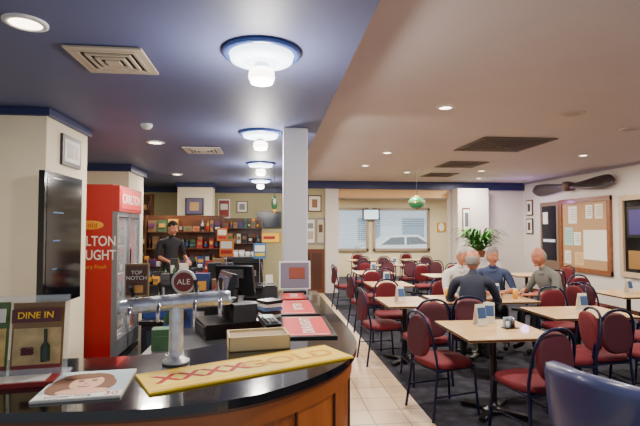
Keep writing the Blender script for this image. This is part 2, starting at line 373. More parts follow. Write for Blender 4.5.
b=MB();b.box((0,0,.05),(.11,.14,.1),DGREY);b.box((0,-.03,.105),(.09,.07,.02),BLACK,rx=.2);b.box((0,.04,.14),(.058,.002,.09),PAPER,rx=-.2);b.obj('receipt_printer',(.0,3.75,BT),.1,bevel=.008)
b=MB();b.box((0,0,.008),(.2,.12,.016),BLACK);b.box((0,.0,.15),(.28,.015,.25),WHITE,rx=-.1);b.box((0,-.01,.15),(.25,.006,.22),mat((134,124,140),.4),rx=-.1)
b.box((.02,-.014,.17),(.14,.004,.1),mat((150,80,60),.4),rx=-.1);b.box((-.06,-.014,.08),(.08,.004,.03),PAPER,rx=-.1);b.obj('counter_sign',(.22,4.1,BT),0,bevel=.003)
def bottle(b,x,y,z,c,h=.28,r=.036,lab=PAPER):
    g=mat(c,.2,coat=.3)
    b.lathe([(0,0),(r,0),(r,h*.6),(r*.85,h*.68),(r*.36,h*.78),(r*.33,h*.96),(r*.4,h*.97),(r*.4,h),(0,h)],(x,y,z),g,12)
    b.lathe([(r*1.02,h*.15),(r*1.02,h*.48)],(x,y,z),lab,12)
BC=[(70,34,14),(24,60,30),(150,154,158),(110,60,20),(20,20,24),(120,24,24),(30,50,90),(160,120,40)]
LB=[PAPER,GOLD,RED,BLACK,mat((40,70,130),.5),GREY]
CC=[(196,190,176),(160,40,36),(40,60,110),(60,60,64),(30,30,34),(214,150,50),(120,90,60),(60,100,70),(90,40,90),(200,200,205),(24,24,28),(150,110,70)]
def clutter(b,x0,x1,y,z,hmax,prob_b=.4,depth=.14):
    x=x0
    while x<x1-.05:
        if random.random()<prob_b:
            bottle(b,x+.04,y+random.uniform(-.03,.03),z,random.choice(BC),random.uniform(.7,1)*min(.29,hmax),.034,random.choice(LB));x+=random.uniform(.085,.11)
        else:
            w=random.uniform(.06,.2);w=min(w,x1-x);h=random.uniform(.35,1)*hmax;c=mat(random.choice(CC),.6);rz=random.uniform(-.15,.15)
            b.box((x+w/2,y,z+h/2),(w*.92,depth*random.uniform(.6,1),h),c,rz=rz)
            if h>.1: b.box((x+w/2,y-depth/2-.002,z+h*.55),(w*.6,.006,h*.35),mat(random.choice(CC),.6),rz=rz)
            if random.random()<.4 and hmax>.2 and h<hmax*.7:
                c2=mat(random.choice(CC),.6);b.box((x+w/2,y,z+h+.03),(w*.7,depth*.6,.06),c2)
            x+=w+.01
def shelfunit(name,x0,x1,y0,y1,levels,top,base=.9,pb=.4,hm=.26):
    b=MB();b.b2(x0,x1,y0,y1,0,base,DGREY);b.b2(x0-.02,x1+.02,y0-.02,y1,base,base+.04,BLACK)
    b.b2(x0,x1,y1-.03,y1,base,top,DWOOD)
    for x in(x0,x1-.03): b.b2(x,x+.03,y1-.25,y1,base,top,DWOOD)
    nd=max(2,int((x1-x0)/.5))
    for k in range(nd):
        a=x0+(x1-x0)*k/nd;c=x0+(x1-x0)*(k+1)/nd
        b.b2(a+.02,c-.02,y0-.012,y0,.08,base-.06,mat((26,30,36),.15,coat=.5));b.b2(a+.04,a+.06,y0-.03,y0-.012,.4,.7,CHROME)
    zs=[base+.04]+levels
    for z in zs:
        if z>base+.05: b.b2(x0,x1,y1-.25,y1,z-.02,z,DWOOD)
        clutter(b,x0+.04,x1-.04,y1-.13,z,hm,pb)
    clutter(b,x0+.05,x1-.05,y0+.1,base+.04,.2,.3)
    return b.obj(name)
shelfunit('back_bar_shelf',-2.5,-.95,9.3,9.8,[1.28,1.62],1.95)
shelfunit('liquor_shelf',-3.3,-2.6,10.2,10.7,[1.35,1.75,2.1],2.45,pb=.7)
shelfunit('back_bar_shelf',-1.2,-.2,11.4,11.9,[1.32,1.7],1.95,pb=.3)
# island of under-bar fridges with clutter
b=MB();b.b2(-1.72,-.85,6.5,7.0,0,.86,mat((30,32,38),.4));b.b2(-1.74,-.83,6.48,7.02,.86,.9,BLACK)
for k in range(2): b.b2(-1.68+.43*k,-1.29+.43*k,6.485,6.5,.1,.78,mat((18,22,30),.12,coat=.4));b.b2(-1.33+.43*k,-1.31+.43*k,6.46,6.485,.35,.6,CHROME)
b.obj('under_bar_fridge',bevel=.004)
b=MB();clutter(b,-1.70,-.9,6.62,.901,.3,.3,.14);clutter(b,-1.70,-.9,6.85,.901,.40,.3,.16);b.obj('bar_supplies')
b=MB();b.box((0,0,.2),(.42,.34,.34),mat((60,62,66),.3,metal=.5));b.box((0,-.18,.24),(.36,.04,.12),BLACK);b.box((0,-.15,.03),(.4,.3,.05),CHROME)
for q in(-.1,.1): b.cyl((q,-.2,.12),.025,.08,CHROME);b.tube([(q,-.2,.14),(q,-.32,.13)],.011,BLACK)
b.tube([(.19,-.18,.3),(.2,-.22,.2),(.2,-.2,.1)],.005,CHROME)
for q in range(5): b.lathe([(.02,0),(.035,.06),(.033,.06),(.018,.004)],(-.16+.08*q,.02,.37),WHITE,14)
b.obj('coffee_machine',(-.30,6.36,.921),0,bevel=.01)
b=MB();b.b2(-.78,-.05,5.9,6.6,0,.88,DGREY);b.b2(-.80,-.03,5.87,6.62,.88,.92,BLACK);b.b2(-.7,-.42,5.885,5.9,.1,.8,BLACK);b.b2(-.38,-.1,5.885,5.9,.1,.8,BLACK);b.obj('bar_side_cabinet',bevel=.004)
b=MB();clutter(b,-.77,-.56,6.05,.921,.34,.2,.14);clutter(b,-.77,-.56,6.35,.921,.4,.2,.14);b.obj('stacked_boxes')
b=MB();b.b2(-1.25,-.85,4.7,5.3,0,.72,mat((26,28,34),.35));b.b2(-1.27,-.83,4.68,5.32,.72,.76,BLACK);b.b2(-1.2,-.9,4.685,4.7,.1,.66,mat((50,60,70),.2));b.obj('glass_washer',bevel=.006)
b=MB();b.b2(-.78,-.30,4.7,5.3,0,.9,mat((30,32,38),.4));b.b2(-.8,-.28,4.68,5.32,.9,.94,BLACK);b.b2(-.75,-.55,4.685,4.7,.1,.8,mat((16,18,24),.2));b.b2(-.53,-.33,4.685,4.7,.1,.8,mat((16,18,24),.2));clutter(b,-.77,-.32,4.85,.941,.30,.35,.16);clutter(b,-.77,-.32,5.15,.941,.42,.35,.16);b.obj('bottle_cooler')
G=mat((200,215,225),.05,alpha=.4)
b=MB()
for i in range(5):
    for j in range(4): b.lathe([(.0,0),(.028,0),(.036,.12),(.034,.12),(.026,.006),(0,.006)],(i*.08-.16,j*.08-.12,.03),G,12)
b.box((0,0,.01),(.42,.34,.02),mat((40,70,140),.5))
for sx in(-1,1): b.box((sx*.21,0,.06),(.01,.34,.08),mat((40,70,140),.5));b.box((0,sx*.17,.06),(.42,.01,.08),mat((40,70,140),.5))
b.obj('glass_rack',(-1.05,5.0,.761))
b=MB();clutter(b,-.72,-.58,2.95,.921,.3,.5,.15);clutter(b,-.72,-.58,3.25,.921,.34,.3,.15);clutter(b,-.72,-.58,3.6,.921,.3,.3,.15);b.obj('bar_tools_and_bottles')
def sign(x,y,z,c1,c2,h,w,rz):
    b=MB();b.cyl((0,0,0),.045,.012,BLACK);b.tube([(0,0,.01),(0,0,h)],.006,CHROME);b.box((0,0,h),(w,.01,w*1.25),mat(c1,.5));b.box((0,-.007,h+w*.2),(w*.8,.004,w*.5),PAPER);b.box((0,-.007,h-w*.3),(w*.8,.004,w*.25),mat(c2,.5));b.obj('price_sign',(x,y,z),rz)
sign(-.13,6.0,.921,(50,110,160),(214,180,40),.46,.16,.2);sign(-.46,5.0,.941,(206,120,40),(170,30,30),.52,.15,-.2);sign(-.95,9.36,.941,(206,120,40),(170,30,30),.62,.2,0)
# ------------------------------------------------------------ drinks fridge
b=MB();x0,x1,y0,y1,h=-2.44,-1.86,5.88,6.86,2.2
b.b2(x0,x1-.06,y0,y0+.04,.08,h,RED);b.b2(x0,x1-.06,y1-.04,y1,.08,h,RED);b.b2(x0,x0+.04,y0+.04,y1-.04,.08,h-.02,WHITE)
b.b2(x0+.04,x1-.07,y0+.04,y1-.04,.08,.3,WHITE);b.b2(x0,x1-.06,y0,y1,h,h+.01,RED);b.b2(x0,x1,y0,y1,0.02,.08,BLACK)
for xx in(x0+.05,x1-.08):
    for yy in(y0+.06,y1-.06): b.cyl((xx,yy,0),.02,.03,BLACK,10)
LIT=mat((232,240,250),.5,emit=1.3)
b.b2(x0+.04,x0+.05,y0+.04,y1-.04,.3,1.88,LIT)
b.b2(x1-.07,x1+.02,y0+.001,y1-.001,1.88,h,RED);b.b2(x1+.02,x1+.026,y0+.06,y1-.06,1.92,h-.04,mat((210,30,30),.4,emit=.5))
for z in(.34,.72,1.08,1.44):
    b.b2(x0+.05,x1-.1,y0+.05,y1-.05,z-.01,z,WHITE)
    for i in range(9):
        for j in range(2): bottle(b,x1-.15-.14*j,y0+.11+i*.095,z,random.choice(BC),.24,.03,random.choice(LB))
DF=mat((120,122,128),.3)
for a,c in((y0,y0+.05),(y1-.05,y1),((y0+y1)/2-.02,(y0+y1)/2+.02)): b.b2(x1-.06,x1,a,c,.1,1.88,DF)
b.b2(x1-.06,x1,y0+.05,y1-.05,.1,.3,DF);b.b2(x1-.06,x1,y0+.05,y1-.05,1.82,1.88,DF)
b.b2(x1-.03,x1-.02,y0+.05,y1-.05,.3,1.82,mat((235,245,250),.05,alpha=.15))
b.tube([(x1+.03,6.33,.9),(x1+.03,6.33,1.4)],.01,BLACK)
b.sup((-2.17,y0-.003,1.71),(.15,.004,.055),GOLD,1,1)
fr=b.obj('drinks_fridge',bevel=.006)
WT=mat((240,236,226),.6)
text(fr,'CARLTON',(-2.18,y0-.006,1.51),(pi/2,0,0),.17,WT,bold=.002,sx=.78);text(fr,'DRAUGHT',(-2.18,y0-.006,1.34),(pi/2,0,0),.17,WT,bold=.002,sx=.76)
text(fr,'Brewery Fresh',(-2.17,y0-.006,1.20),(pi/2,0,0),.065,GOLD);text(fr,'cold',(-2.17,y0-.008,1.71),(pi/2,.1,0),.09,RED)
text(fr,'CARLTON',(x1+.028,6.37,2.04),(pi/2,0,pi/2),.17,WT,bold=.002)
b=MB();b.b2(-1.999,-1.95,4.4,4.7,1.4,1.8,DGREY);b.b2(-1.95,-1.90,4.12,4.90,.98,2.16,BLKG)
b.b2(-1.899,-1.897,4.16,4.86,1.03,2.11,mat((10,12,18),.1))
for q in range(3): b.b2(-1.8975,-1.896,4.28,4.36+.06*q,1.30+.25*q,1.31+.25*q,mat((50,100,150),.4,emit=.4))
b.obj('wall_screen',bevel=.004)
b=MB();b.b2(-1.999,-1.975,4.62,5.05,2.28,2.58,DGREY);b.b2(-1.975,-1.972,4.66,5.01,2.32,2.54,PAPER);b.b2(-1.972,-1.970,4.72,4.86,2.36,2.5,GREY);b.b2(-1.972,-1.970,4.89,4.97,2.36,2.5,mat((170,150,120),.5));b.obj('picture_frame')
# ------------------------------------------------------------ frames / posters
def framed(name,c,w,h,face,fc,pic,marks=(),d=.03):
    b=MB();b.box((0,0,0),(w,d,h),fc);b.box((0,-d/2-.002,0),(w*.84,.004,h*.86),pic)
    for (x,z,ww,hh,m) in marks: b.box((x*w,-d/2-.006,z*h),(ww*w,.004,hh*h),m)
    return b.obj(name,c,0 if face=='-y' else -pi/2)
yb=YB-.018
framed('picture_frame',(1.17,yb,2.35),.36,.44,'-y',BROWN,PAPER,[(0,0,.4,.5,mat((140,90,60),.5))])
framed('notice_poster',(1.05,yb,1.62),.28,.7,'-y',GREY,PAPER,[(0,.2,.6,.2,GREY),(0,-.15,.6,.3,mat((180,170,150),.5))],.01)
framed('notice_poster',(1.33,yb,1.62),.2,.7,'-y',GREY,mat((190,180,160),.6),[(0,.1,.5,.3,BROWN)],.01)
b=MB();RW=mat((96,48,28),.4);b.b2(.75,1.42,YB-.04,YB-.001,0,1.15,RW);b.b2(.82,1.05,YB-.05,YB-.04,.1,1.05,mat((70,36,22),.4));b.b2(1.1,1.35,YB-.05,YB-.04,.1,1.05,mat((70,36,22),.4));b.obj('wooden_cabinet_doors')
framed('wall_television',(-.02,YB-.05,1.92),.62,.42,'-y',BLACK,mat((20,30,44),.2,emit=.2),[],.06)
framed('club_sign',(-.02,yb,1.45),.6,.26,'-y',GOLD,mat((240,190,50),.4,emit=.3),[(0,0,.5,.3,RED)],.02)
framed('picture_frame',(-.72,yb,2.25),.28,.3,'-y',BROWN,PAPER,[(0,0,.5,.5,GREY)])
framed('notice_poster',(.5,yb,1.9),.3,.4,'-y',WHITE,mat((60,120,150),.5),[(0,-.1,.5,.3,YEL)],.01)
framed('notice_poster',(-1.18,yb,2.2),.3,.5,'-y',WHITE,mat((150,60,50),.5),[(0,.1,.6,.3,PAPER)],.01)
framed('picture_frame',(-1.75,10.95,2.2),.42,.4,'-y',BLACK,mat((90,80,120),.5),[(0,0,.5,.5,mat((190,150,90),.5))])
framed('wall_television',(3.57,YF-.14,2.2),.62,.38,'-y',BLACK,mat((205,222,235),.2,emit=1.3),[],.06)
framed('picture_frame',(5.12,YB-.52,1.92),.2,.62,'-y',BROWN,PAPER,[(0,0,.5,.6,mat((90,90,100),.5))])
b=MB();b.box((0,0,0),(.34,.02,.34),GOLD);b.sup((0,-.012,0),(.11,.006,.15),PAPER,1,1);b.obj('picture_frame',(6.2,YF-.02,1.75))
framed('picture_frame',(6.68,YF-.02,1.9),.3,.4,'-y',GOLD,PAPER,[(0,0,.4,.5,DGREY)])
def rw(y,z): return (XR-.018,y,z)
framed('picture_frame',rw(11.75,2.25),.3,.42,'-x',BROWN,PAPER,[(0,0,.4,.5,DGREY)])
framed('picture_frame',rw(11.75,1.75),.3,.42,'-x',BLACK,PAPER,[(0,0,.4,.5,mat((90,60,50),.5))])
b=MB();b.b2(XR-.03,XR-.001,10.5,11.25,.02,2.35,mat((120,100,80),.5));b.b2(XR-.034,XR-.03,10.58,11.17,.9,2.25,mat((40,42,52),.1,metal=.6))
b.b2(XR-.05,XR-.034,10.62,11.1,1.35,1.42,mat((190,200,215),.3,emit=.5));b.b2(XR-.05,XR-.034,10.9,11.1,1.8,2.1,PAPER);b.obj('door_1',bevel=.004)
b=MB();y0,y1,z0,z1=8.8,10.38,.75,2.32
b.b2(XR-.03,XR-.001,y0,y1,z0,z1,mat((176,140,100),.7,noise=.1,nscale=60))
W=wood((110,62,32),(140,84,46),3)
for a in(y0,y1): b.b2(XR-.06,XR-.001,a-.05,a+.05,z0-.05,z1+.05,W)
for a in(z0,z1): b.b2(XR-.058,XR-.001,y0-.05,y1+.05,a-.05,a+.05,W)
random.seed(3)
b.b2(XR-.036,XR-.03,y0+.08,y0+.8,1.0,1.65,PAPER)
for yy,zz,w,h,m in[(9.95,2.0,.3,.4,PAPER),(9.4,2.05,.22,.3,PAPER),(9.1,2.05,.24,.32,mat((225,215,190),.6)),(10.1,1.5,.3,.42,mat((160,200,190),.6)),(9.8,1.45,.24,.3,PAPER),(10.15,1.02,.22,.3,PAPER),(9.75,1.0,.3,.3,mat((220,180,120),.6))]:
    b.b2(XR-.038,XR-.03,yy-w/2,yy+w/2,zz-h/2,zz+h/2,m)
    for q in range(5): b.b2(XR-.040,XR-.038,yy-w*.38,yy+w*random.uniform(.1,.38),zz+h*(.3-.14*q)-.006,zz+h*(.3-.14*q)+.006,GREY)
b.obj('notice_board',bevel=.004)
b=MB();y0,y1,z0,z1=6.3,8.45,.78,2.28
b.b2(XR-.02,XR-.001,y0,y1,z0,z1,mat((28,24,30),.15,metal=.3));LF=mat((196,170,140),.5)
for a in(y0,y1,7.4): b.b2(XR-.07,XR-.001,a-.05,a+.05,z0-.05,z1+.05,LF)
for a in(z0,z1): b.b2(XR-.068,XR-.001,y0-.05,y1+.05,a-.05,a+.05,LF)
b.b2(XR-.06,XR-.02,7.7,8.3,1.5,2.1,BLACK);b.b2(XR-.066,XR-.06,7.76,8.24,1.56,2.04,mat((60,50,110),.3,emit=.3));b.b2(XR-.04,XR-.02,7.75,8.3,.9,1.25,mat((150,110,60),.4))
b.obj('window_3',bevel=.004)
# propeller
b=MB();PW=mat((40,28,26),.35,coat=.3);n=36;seg=14;V=[];F=[]
for i in range(n+1):
    t=-1+2*i/n;a=abs(t)
    w=.06+.095*math.sin(min(1,a*1.2)*pi*.6);
    if a>.82: w*=max(.18,1-((a-.82)/.18)**2*.82)
    th=.045*(1-a)+.010;tw=(.8*(1-a)+.15)*(1 if t>0 else -1)
    if a<.1: w=.075;th=.065;tw=0
    for k in range(seg):
        q=2*pi*k/seg;x=th*math.cos(q);z=w*math.sin(q)
        V.append((x*math.cos(tw)-z*math.sin(tw),t*1.45,x*math.sin(tw)+z*math.cos(tw)))
for i in range(n):
    for k in range(seg): F.append((i*seg+k,i*seg+(k+1)%seg,(i+1)*seg+(k+1)%seg,(i+1)*seg+k))
F.append(tuple(range(seg)));F.append(tuple(range(n*seg,n*seg+seg)))
b.add(V,F,PW,True)
M=Matrix.Rotation(-pi/2,4,'Y')
b.lathe([(0,-.13),(.10,-.13),(.12,0),(.11,.1),(.06,.13),(0,.135)],(0,0,0),mat((96,72,56),.4),24,M=M);b.obj('wooden_propeller',(XR-.135,9.95,2.66))
b=MB();LG=mat((50,120,80),.3,emit=.25)
b.tube([(0,0,0),(0,0,.55)],.006,BLACK,6);b.sup((0,0,-.13),(.19,.19,.14),LG,1,1);b.sup((0,0,-.13),(.195,.195,.02),GOLD);b.lathe([(.09,-.02),(.05,.02),(0,.03)],(0,0,0),GOLD,16);b.lathe([(.07,-.25),(.03,-.28),(0,-.31)],(0,0,0),GOLD,16)
for k in range(6):
    t=k*pi/3;b.tube([(.09*math.cos(t),.09*math.sin(t),-.02),(.192*math.cos(t),.192*math.sin(t),-.13),(.07*math.cos(t),.07*math.sin(t),-.25)],.006,GOLD,6,spl=4)
b.obj('hanging_lantern',(3.3,10.1,2.4))
b=MB();b.tube([(0,0,.12),(0,0,.6)],.004,BLACK,6);b.sup((0,0,0),(.06,.04,.13),mat((40,90,60),.4));b.sup((0,-.01,.02),(.035,.04,.07),mat((190,180,160),.4));b.sup((0,0,-.15),(.03,.02,.05),GOLD);b.obj('hanging_ornament',(.08,8.5,2.15))
b=MB();b.b2(-.3,.5,-.2,.2,0,.95,mat((226,224,218),.5));b.b2(-.33,.53,-.23,.23,.95,1.0,WHITE);b.obj('planter_box',(4.95,10.6,0),0,bevel=.01)
b=MB();random.seed(5)
b.lathe([(.0,0),(.11,0),(.15,.14),(.16,.14),(.16,.16),(.13,.16),(.12,.14),(0,.14)],(0,0,0),mat((150,90,60),.7),20)
for k in range(120):
    a=random.uniform(0,2*pi);L=random.uniform(.45,.95);ri=random.uniform(.12,.55);w=random.uniform(.03,.05)
    V=[];F=[]
    for i in range(8):
        t=i/7;r=L*t*(.5+.5*ri)+.03;z=.13+ri*math.sin(t*pi*.74)*1.05;ww=w*math.sin(pi*(t*.9+.08))
        c=Vector((r*math.cos(a),r*math.sin(a),z));s_=Vector((-math.sin(a),math.cos(a),0))*ww
        V+=[c-s_,c+Vector((0,0,-.006)),c+s_]
    for i in range(7): F+=[(3*i,3*i+1,3*i+4,3*i+3),(3*i+1,3*i+2,3*i+5,3*i+4)]
    b.add(V,F,mat(random.choice([(60,110,46),(84,146,60),(44,92,40)]),.5),True)
b.obj('potted_plant',(5.0,10.6,1.001))
# ------------------------------------------------------------ chairs / tables
def chair():
    b=MB();r=.0125
    b.tube([(-.215,-.27,0),(-.2,-.215,.42),(-.2,-.24,.62),(-.185,-.27,.78),(-.12,-.29,.885),(0,-.295,.915),(.12,-.29,.885),(.185,-.27,.78),(.2,-.24,.62),(.2,-.215,.42),(.215,-.27,0)],r,FRAME,10,spl=5)
    for q in(-1,1):
        b.tube([(q*.21,.22,0),(q*.195,.18,.41),(q*.195,.14,.425),(q*.2,-.21,.42)],r,FRAME,10,spl=4)
        b.tube([(q*.205,.19,.2),(q*.205,-.23,.2)],.008,FRAME,8)
    b.tube([(-.195,.17,.40),(.195,.17,.40)],.01,FRAME,8);b.tube([(-.2,-.215,.41),(.2,-.215,.41)],.01,FRAME,8)
    b.sup((0,-.01,.455),(.225,.225,.042),BURG,.55,.55,12,32);b.box((0,-.01,.425),(.38,.38,.02),BLACK)
    R=Matrix.Rotation(pi/2-.13,3,'X')
    b.sup((0,-.262,.70),(.165,.185,.03),BURG,.5,.75,10,32,R=R)
    b.sup((0,-.277,.70),(.16,.18,.018),mat((74,18,34),.65),.4,.75,8,32,R=R)
    return b
first=None
def addchair(x,y,deg):
    global first
    if first is None: first=chair().obj('dining_chair',(x,y,0),math.radians(deg))
    else: inst(first,(x,y,0),math.radians(deg))
chairs=[(1.60,4.15,-75),(2.06,3.52,12),(2.74,4.12,80),(3.15,4.22,5),(3.68,4.22,0),
 (1.42,5.75,-85),(1.72,5.02,0),(3.62,5.36,178),(4.15,4.8,85),
 (1.72,6.42,180),(4.66,6.1,-80),(5.0,6.75,180),(5.62,6.1,90),(5.0,5.42,0),
 (1.6,7.6,-85),(1.9,8.2,180),(1.62,9.7,-85),(2.2,9.02,0),(2.2,10.4,175),(3.3,9.55,178),
 (3.4,8.2,0),(4.0,8.2,10),(4.05,9.6,180),(5.9,5.0,60),(5.3,4.6,0),(5.2,8.2,0),(5.85,8.9,90),
 (2.8,11.1,5),(3.4,11.1,-5),(4.0,11.1,0),(2.6,13.0,0),(3.2,13.05,0),(4.4,13.0,5),(2.8,14.35,180),(4.4,14.35,180)]
for c in chairs: addchair(*c)
def table(name,x,y,w,d,rz=0):
    b=MB();b.box((0,0,.735),(w,d,.028),OAK);b.box((0,0,.735),(w+.008,d+.008,.018),mat((70,44,28),.5))
    n=max(1,round(w/1.0))
    for k in range(n):
        cx=(k-(n-1)/2)*(w/n)
        b.cyl((cx,0,.02),.03,.70,BLACK);b.box((cx,0,.71),(.35,.35,.02),BLACK)
        for a in(0,pi/2): b.box((cx,0,.025),(.6,.06,.03),BLACK,rz=a+pi/4)
        b.lathe([(.03,.09),(.06,.04),(.1,.03)],(cx,0,0),BLACK,16)
    return b.obj(name,(x,y,0),rz,bevel=.004)
T=[(2.03,4.05,.8,.8),(3.38,4.78,.95,.7),(1.70,5.72,.6,.76),(2.75,5.85,1.3,.7),(1.98,7.6,.7,.7),(2.2,9.7,.8,.8),(3.7,8.9,1.2,.7),(5.1,6.1,.75,.75),(3.4,11.65,1.6,.5),(3.0,13.7,1.4,.7),(5.2,8.9,.7,.7),(4.4,13.7,.8,.7)]
for t in T: table('dining_table',*t)
def tent(x,y,rz,z=.7495):
    b=MB()
    b.box((0,-.025,.1),(.1,.003,.2),PAPER,rx=-.2);b.box((0,.025,.1),(.1,.003,.2),PAPER,rx=.2)
    b.box((0,-.0285,.12),(.085,.003,.1),mat((60,90,140),.5),rx=-.2);b.box((0,-.034,.05),(.085,.003,.03),mat((180,120,60),.5),rx=-.2)
    b.box((0,0,.003),(.1,.08,.004),PAPER);b.obj('menu_card',(x,y,z),rz)
def shakers(x,y,z=.7495):
    b=MB()
    for q,c in((-.03,WHITE),(.03,mat((60,40,30),.4))):
        b.lathe([(0,0),(.018,0),(.015,.06),(0,.06)],(q,0,.006),c,14);b.lathe([(.016,.06),(.016,.075),(.008,.085),(0,.086)],(q,0,.006),CHROME,14)
    b.box((0,0,.003),(.14,.08,.006),BLACK);b.box((0,.03,.05),(.1,.02,.09),mat((170,190,215),.5));b.obj('condiment_caddy',(x,y,z),.2)
tent(1.98,4.2,.2);tent(2.12,4.3,-.4);shakers(2.2,4.05);tent(3.45,4.8,.1);shakers(1.7,5.9);tent(1.95,7.6,.2);tent(1.62,5.65,.3);tent(3.75,8.9,0);tent(2.95,5.8,.1);shakers(2.5,5.95);tent(2.2,9.7,.2);tent(5.1,6.1,.3);tent(3.2,11.65,0)
# ------------------------------------------------------------ tub chair
b=MB();VN=mat((46,54,96),.38,coat=.25,noise=.05,nscale=8);VD=mat((30,34,66),.45)
def arc(r,z,t): return Vector((r*math.cos(t),r*math.sin(t),z))
n=40;a0,a1=math.radians(75),math.radians(335);V=[];F=[]
for i in range(n+1):
    t=a0+(a1-a0)*i/n;s_=i/n;hh=.60+.24*math.sin(pi*s_)**.7
    for r,z in [(.30,.30),(.34,.30),(.365,.5),(.385,hh-.05),(.375,hh),(.335,hh+.015),(.295,hh-.02),(.285,hh-.08),(.275,.42),(.27,.30)]: V.append(arc(r,z,t))
m=10
for i in range(n):
    for k in range(m): F.append((i*m+k,(i+1)*m+k,(i+1)*m+(k+1)%m,i*m+(k+1)%m))
F.append(tuple(range(m)));F.append(tuple(range(n*m,n*m+m))[::-1])
b.add(V,F,VN,True)
b.sup((.03,.03,.40),(.30,.30,.08),VD,.5,.8,12,32);b.lathe([(0,.22),(.3,.22),(.34,.25),(.34,.32),(0,.32)],(0,0,0),VN,32)
for a in(45,135,225,315):
    t=math.radians(a);b.tube([(.24*math.cos(t),.24*math.sin(t),.23),(.29*math.cos(t),.29*math.sin(t),0)],[.025,.016],BLACK,12)
b.obj('tub_armchair',(2.06,2.58,0),math.radians(-8))
# ------------------------------------------------------------ people
def skinmesh(pts,rad,edges,sub=2):
    me=bpy.data.meshes.new('sk');me.from_pydata(pts,edges,[]);o=bpy.data.objects.new('sk',me);C.collection.objects.link(o)
    md=o.modifiers.new('s','SKIN');md.use_smooth_shade=True
    sv=me.skin_vertices[0].data
    for i,r in enumerate(rad): sv[i].radius=(r if isinstance(r,tuple) else (r,r));sv[i].use_root=(i==0)
    ss=o.modifiers.new('u','SUBSURF');ss.levels=sub;ss.render_levels=sub
    dg=C.evaluated_depsgraph_get();ev=o.evaluated_get(dg);m2=ev.to_mesh()
    V=[v.co.copy() for v in m2.vertices];F=[tuple(p.vertices) for p in m2.polygons]
    ev.to_mesh_clear();bpy.data.objects.remove(o);bpy.data.meshes.remove(me);return V,F
def seg_d(p,a,b_):
    ab=b_-a;t=max(0,min(1,(p-a).dot(ab)/max(1e-9,ab.length_squared)));return (p-(a+ab*t)).length
def person(name,loc,rz,shirt,trou,skin,hair,lean=.12,headyaw=0,headpitch=.2,arms=None,bald=False,bulk=1,stand=False):
    SK=mat(skin,.5);SH=mat(shirt,.8,noise=.06,nscale=30);TR=mat(trou,.8);SHOE=mat((24,22,22),.5);HR=mat(hair,.85)
    P={};R={}
    D=.40 if stand else 0
    def v(n,p,r): P[n]=Vector(p);R[n]=r
    L=lean;u=lambda z:z+D
    v('pel',(0,0,u(.56)),(.15*bulk,.12*bulk));v('wai',(0,.01+L*.2,u(.74)),(.145*bulk,.12*bulk));v('che',(0,L*.7,u(.92)),(.165*bulk,.12*bulk));v('upc',(0,L,u(1.03)),(.135,.088))
    v('nek',(0,L*1.25+.01,u(1.11)),.055);v('hea',(0,L*1.5+.03,u(1.185)),.05)
    for s_,q in((-1,'l'),(1,'r')):
        if stand:
            v('hip'+q,(s_*.10,.0,.88),.092);v('mid'+q,(s_*.105,.01,.70),.08);v('kne'+q,(s_*.11,.02,.49),.058);v('cal'+q,(s_*.115,-.01,.32),.055);v('ank'+q,(s_*.12,-.02,.09),.038);v('toe'+q,(s_*.14,.13,.045),.035)
        else:
            v('hip'+q,(s_*.10,.06,.545),.092);v('mid'+q,(s_*.13,.26,.55),.08);v('kne'+q,(s_*.14,.44,.53),.06);v('cal'+q,(s_*.14,.45,.33),.055);v('ank'+q,(s_*.14,.43,.09),.038);v('toe'+q,(s_*.15,.57,.045),.035)
        a=(arms or {}).get(q,[(s_*.28,L+.10,.81),(s_*.13,L+.31,.795)])
        v('sho'+q,(s_*.19,L,u(1.035)),.068);v('bic'+q,tuple((Vector((s_*.21,L,u(1.0)))+Vector((a[0][0],a[0][1],u(a[0][2]))))/2),.055)
        v('elb'+q,(a[0][0],a[0][1],u(a[0][2])),.043);v('wri'+q,(a[1][0],a[1][1],u(a[1][2])),.027)
        d=(P['wri'+q]-P['elb'+q]).normalized();v('pal'+q,P['wri'+q]+d*.06,(.036,.02))
    ed=[('pel','wai',SH),('wai','che',SH),('che','upc',SH),('upc','nek',SH),('nek','hea',SK)]
    for q in 'lr': ed+=[('pel','hip'+q,TR),('hip'+q,'mid'+q,TR),('mid'+q,'kne'+q,TR),('kne'+q,'cal'+q,TR),('cal'+q,'ank'+q,TR),('ank'+q,'toe'+q,SHOE),('upc','sho'+q,SH),('sho'+q,'bic'+q,SH),('bic'+q,'elb'+q,SH),('elb'+q,'wri'+q,SK),('wri'+q,'pal'+q,SK)]
    N=list(P);V,F=skinmesh([P[n] for n in N],[R[n] for n in N],[(N.index(a),N.index(c)) for a,c,_ in ed])
    b=MB();groups={}
    def rr(n): return max(R[n]) if isinstance(R[n],tuple) else R[n]
    for f in F:
        c=sum((V[i] for i in f),Vector())/len(f)
        best=min(ed,key=lambda e:seg_d(c,P[e[0]],P[e[1]])-(rr(e[0])+rr(e[1]))/2*.9)
        mm=best[2]
        if mm is SH and best[0]=='pel' and c.z<u(.60): mm=TR
        if mm is TR and c.z>u(.62): mm=SH
        groups.setdefault(mm.name,(mm,[]))[1].append(f)
    off=len(b.v)
    for p in V: b.v.append(tuple(p))
    for m,fs in groups.values():
        k=b.mi(m)
        for f in fs: b.f.append([i+off for i in f]);b.m.append(k);b.s.append(True)
    for q in 'lr':
        d=(P['wri'+q]-P['elb'+q]).normalized();a=P['elb'+q]+d*.02
        b.tube([a-d*.04,a-d*.01,a+d*.035],[.044,.05,.046],SH,16)
    n0=P['nek'];b.tube([n0+Vector((0,-.012,-.03)),n0+Vector((0,-.006,-.005)),n0+Vector((0,.004,.012))],[.09,.074,.064],SH,20)
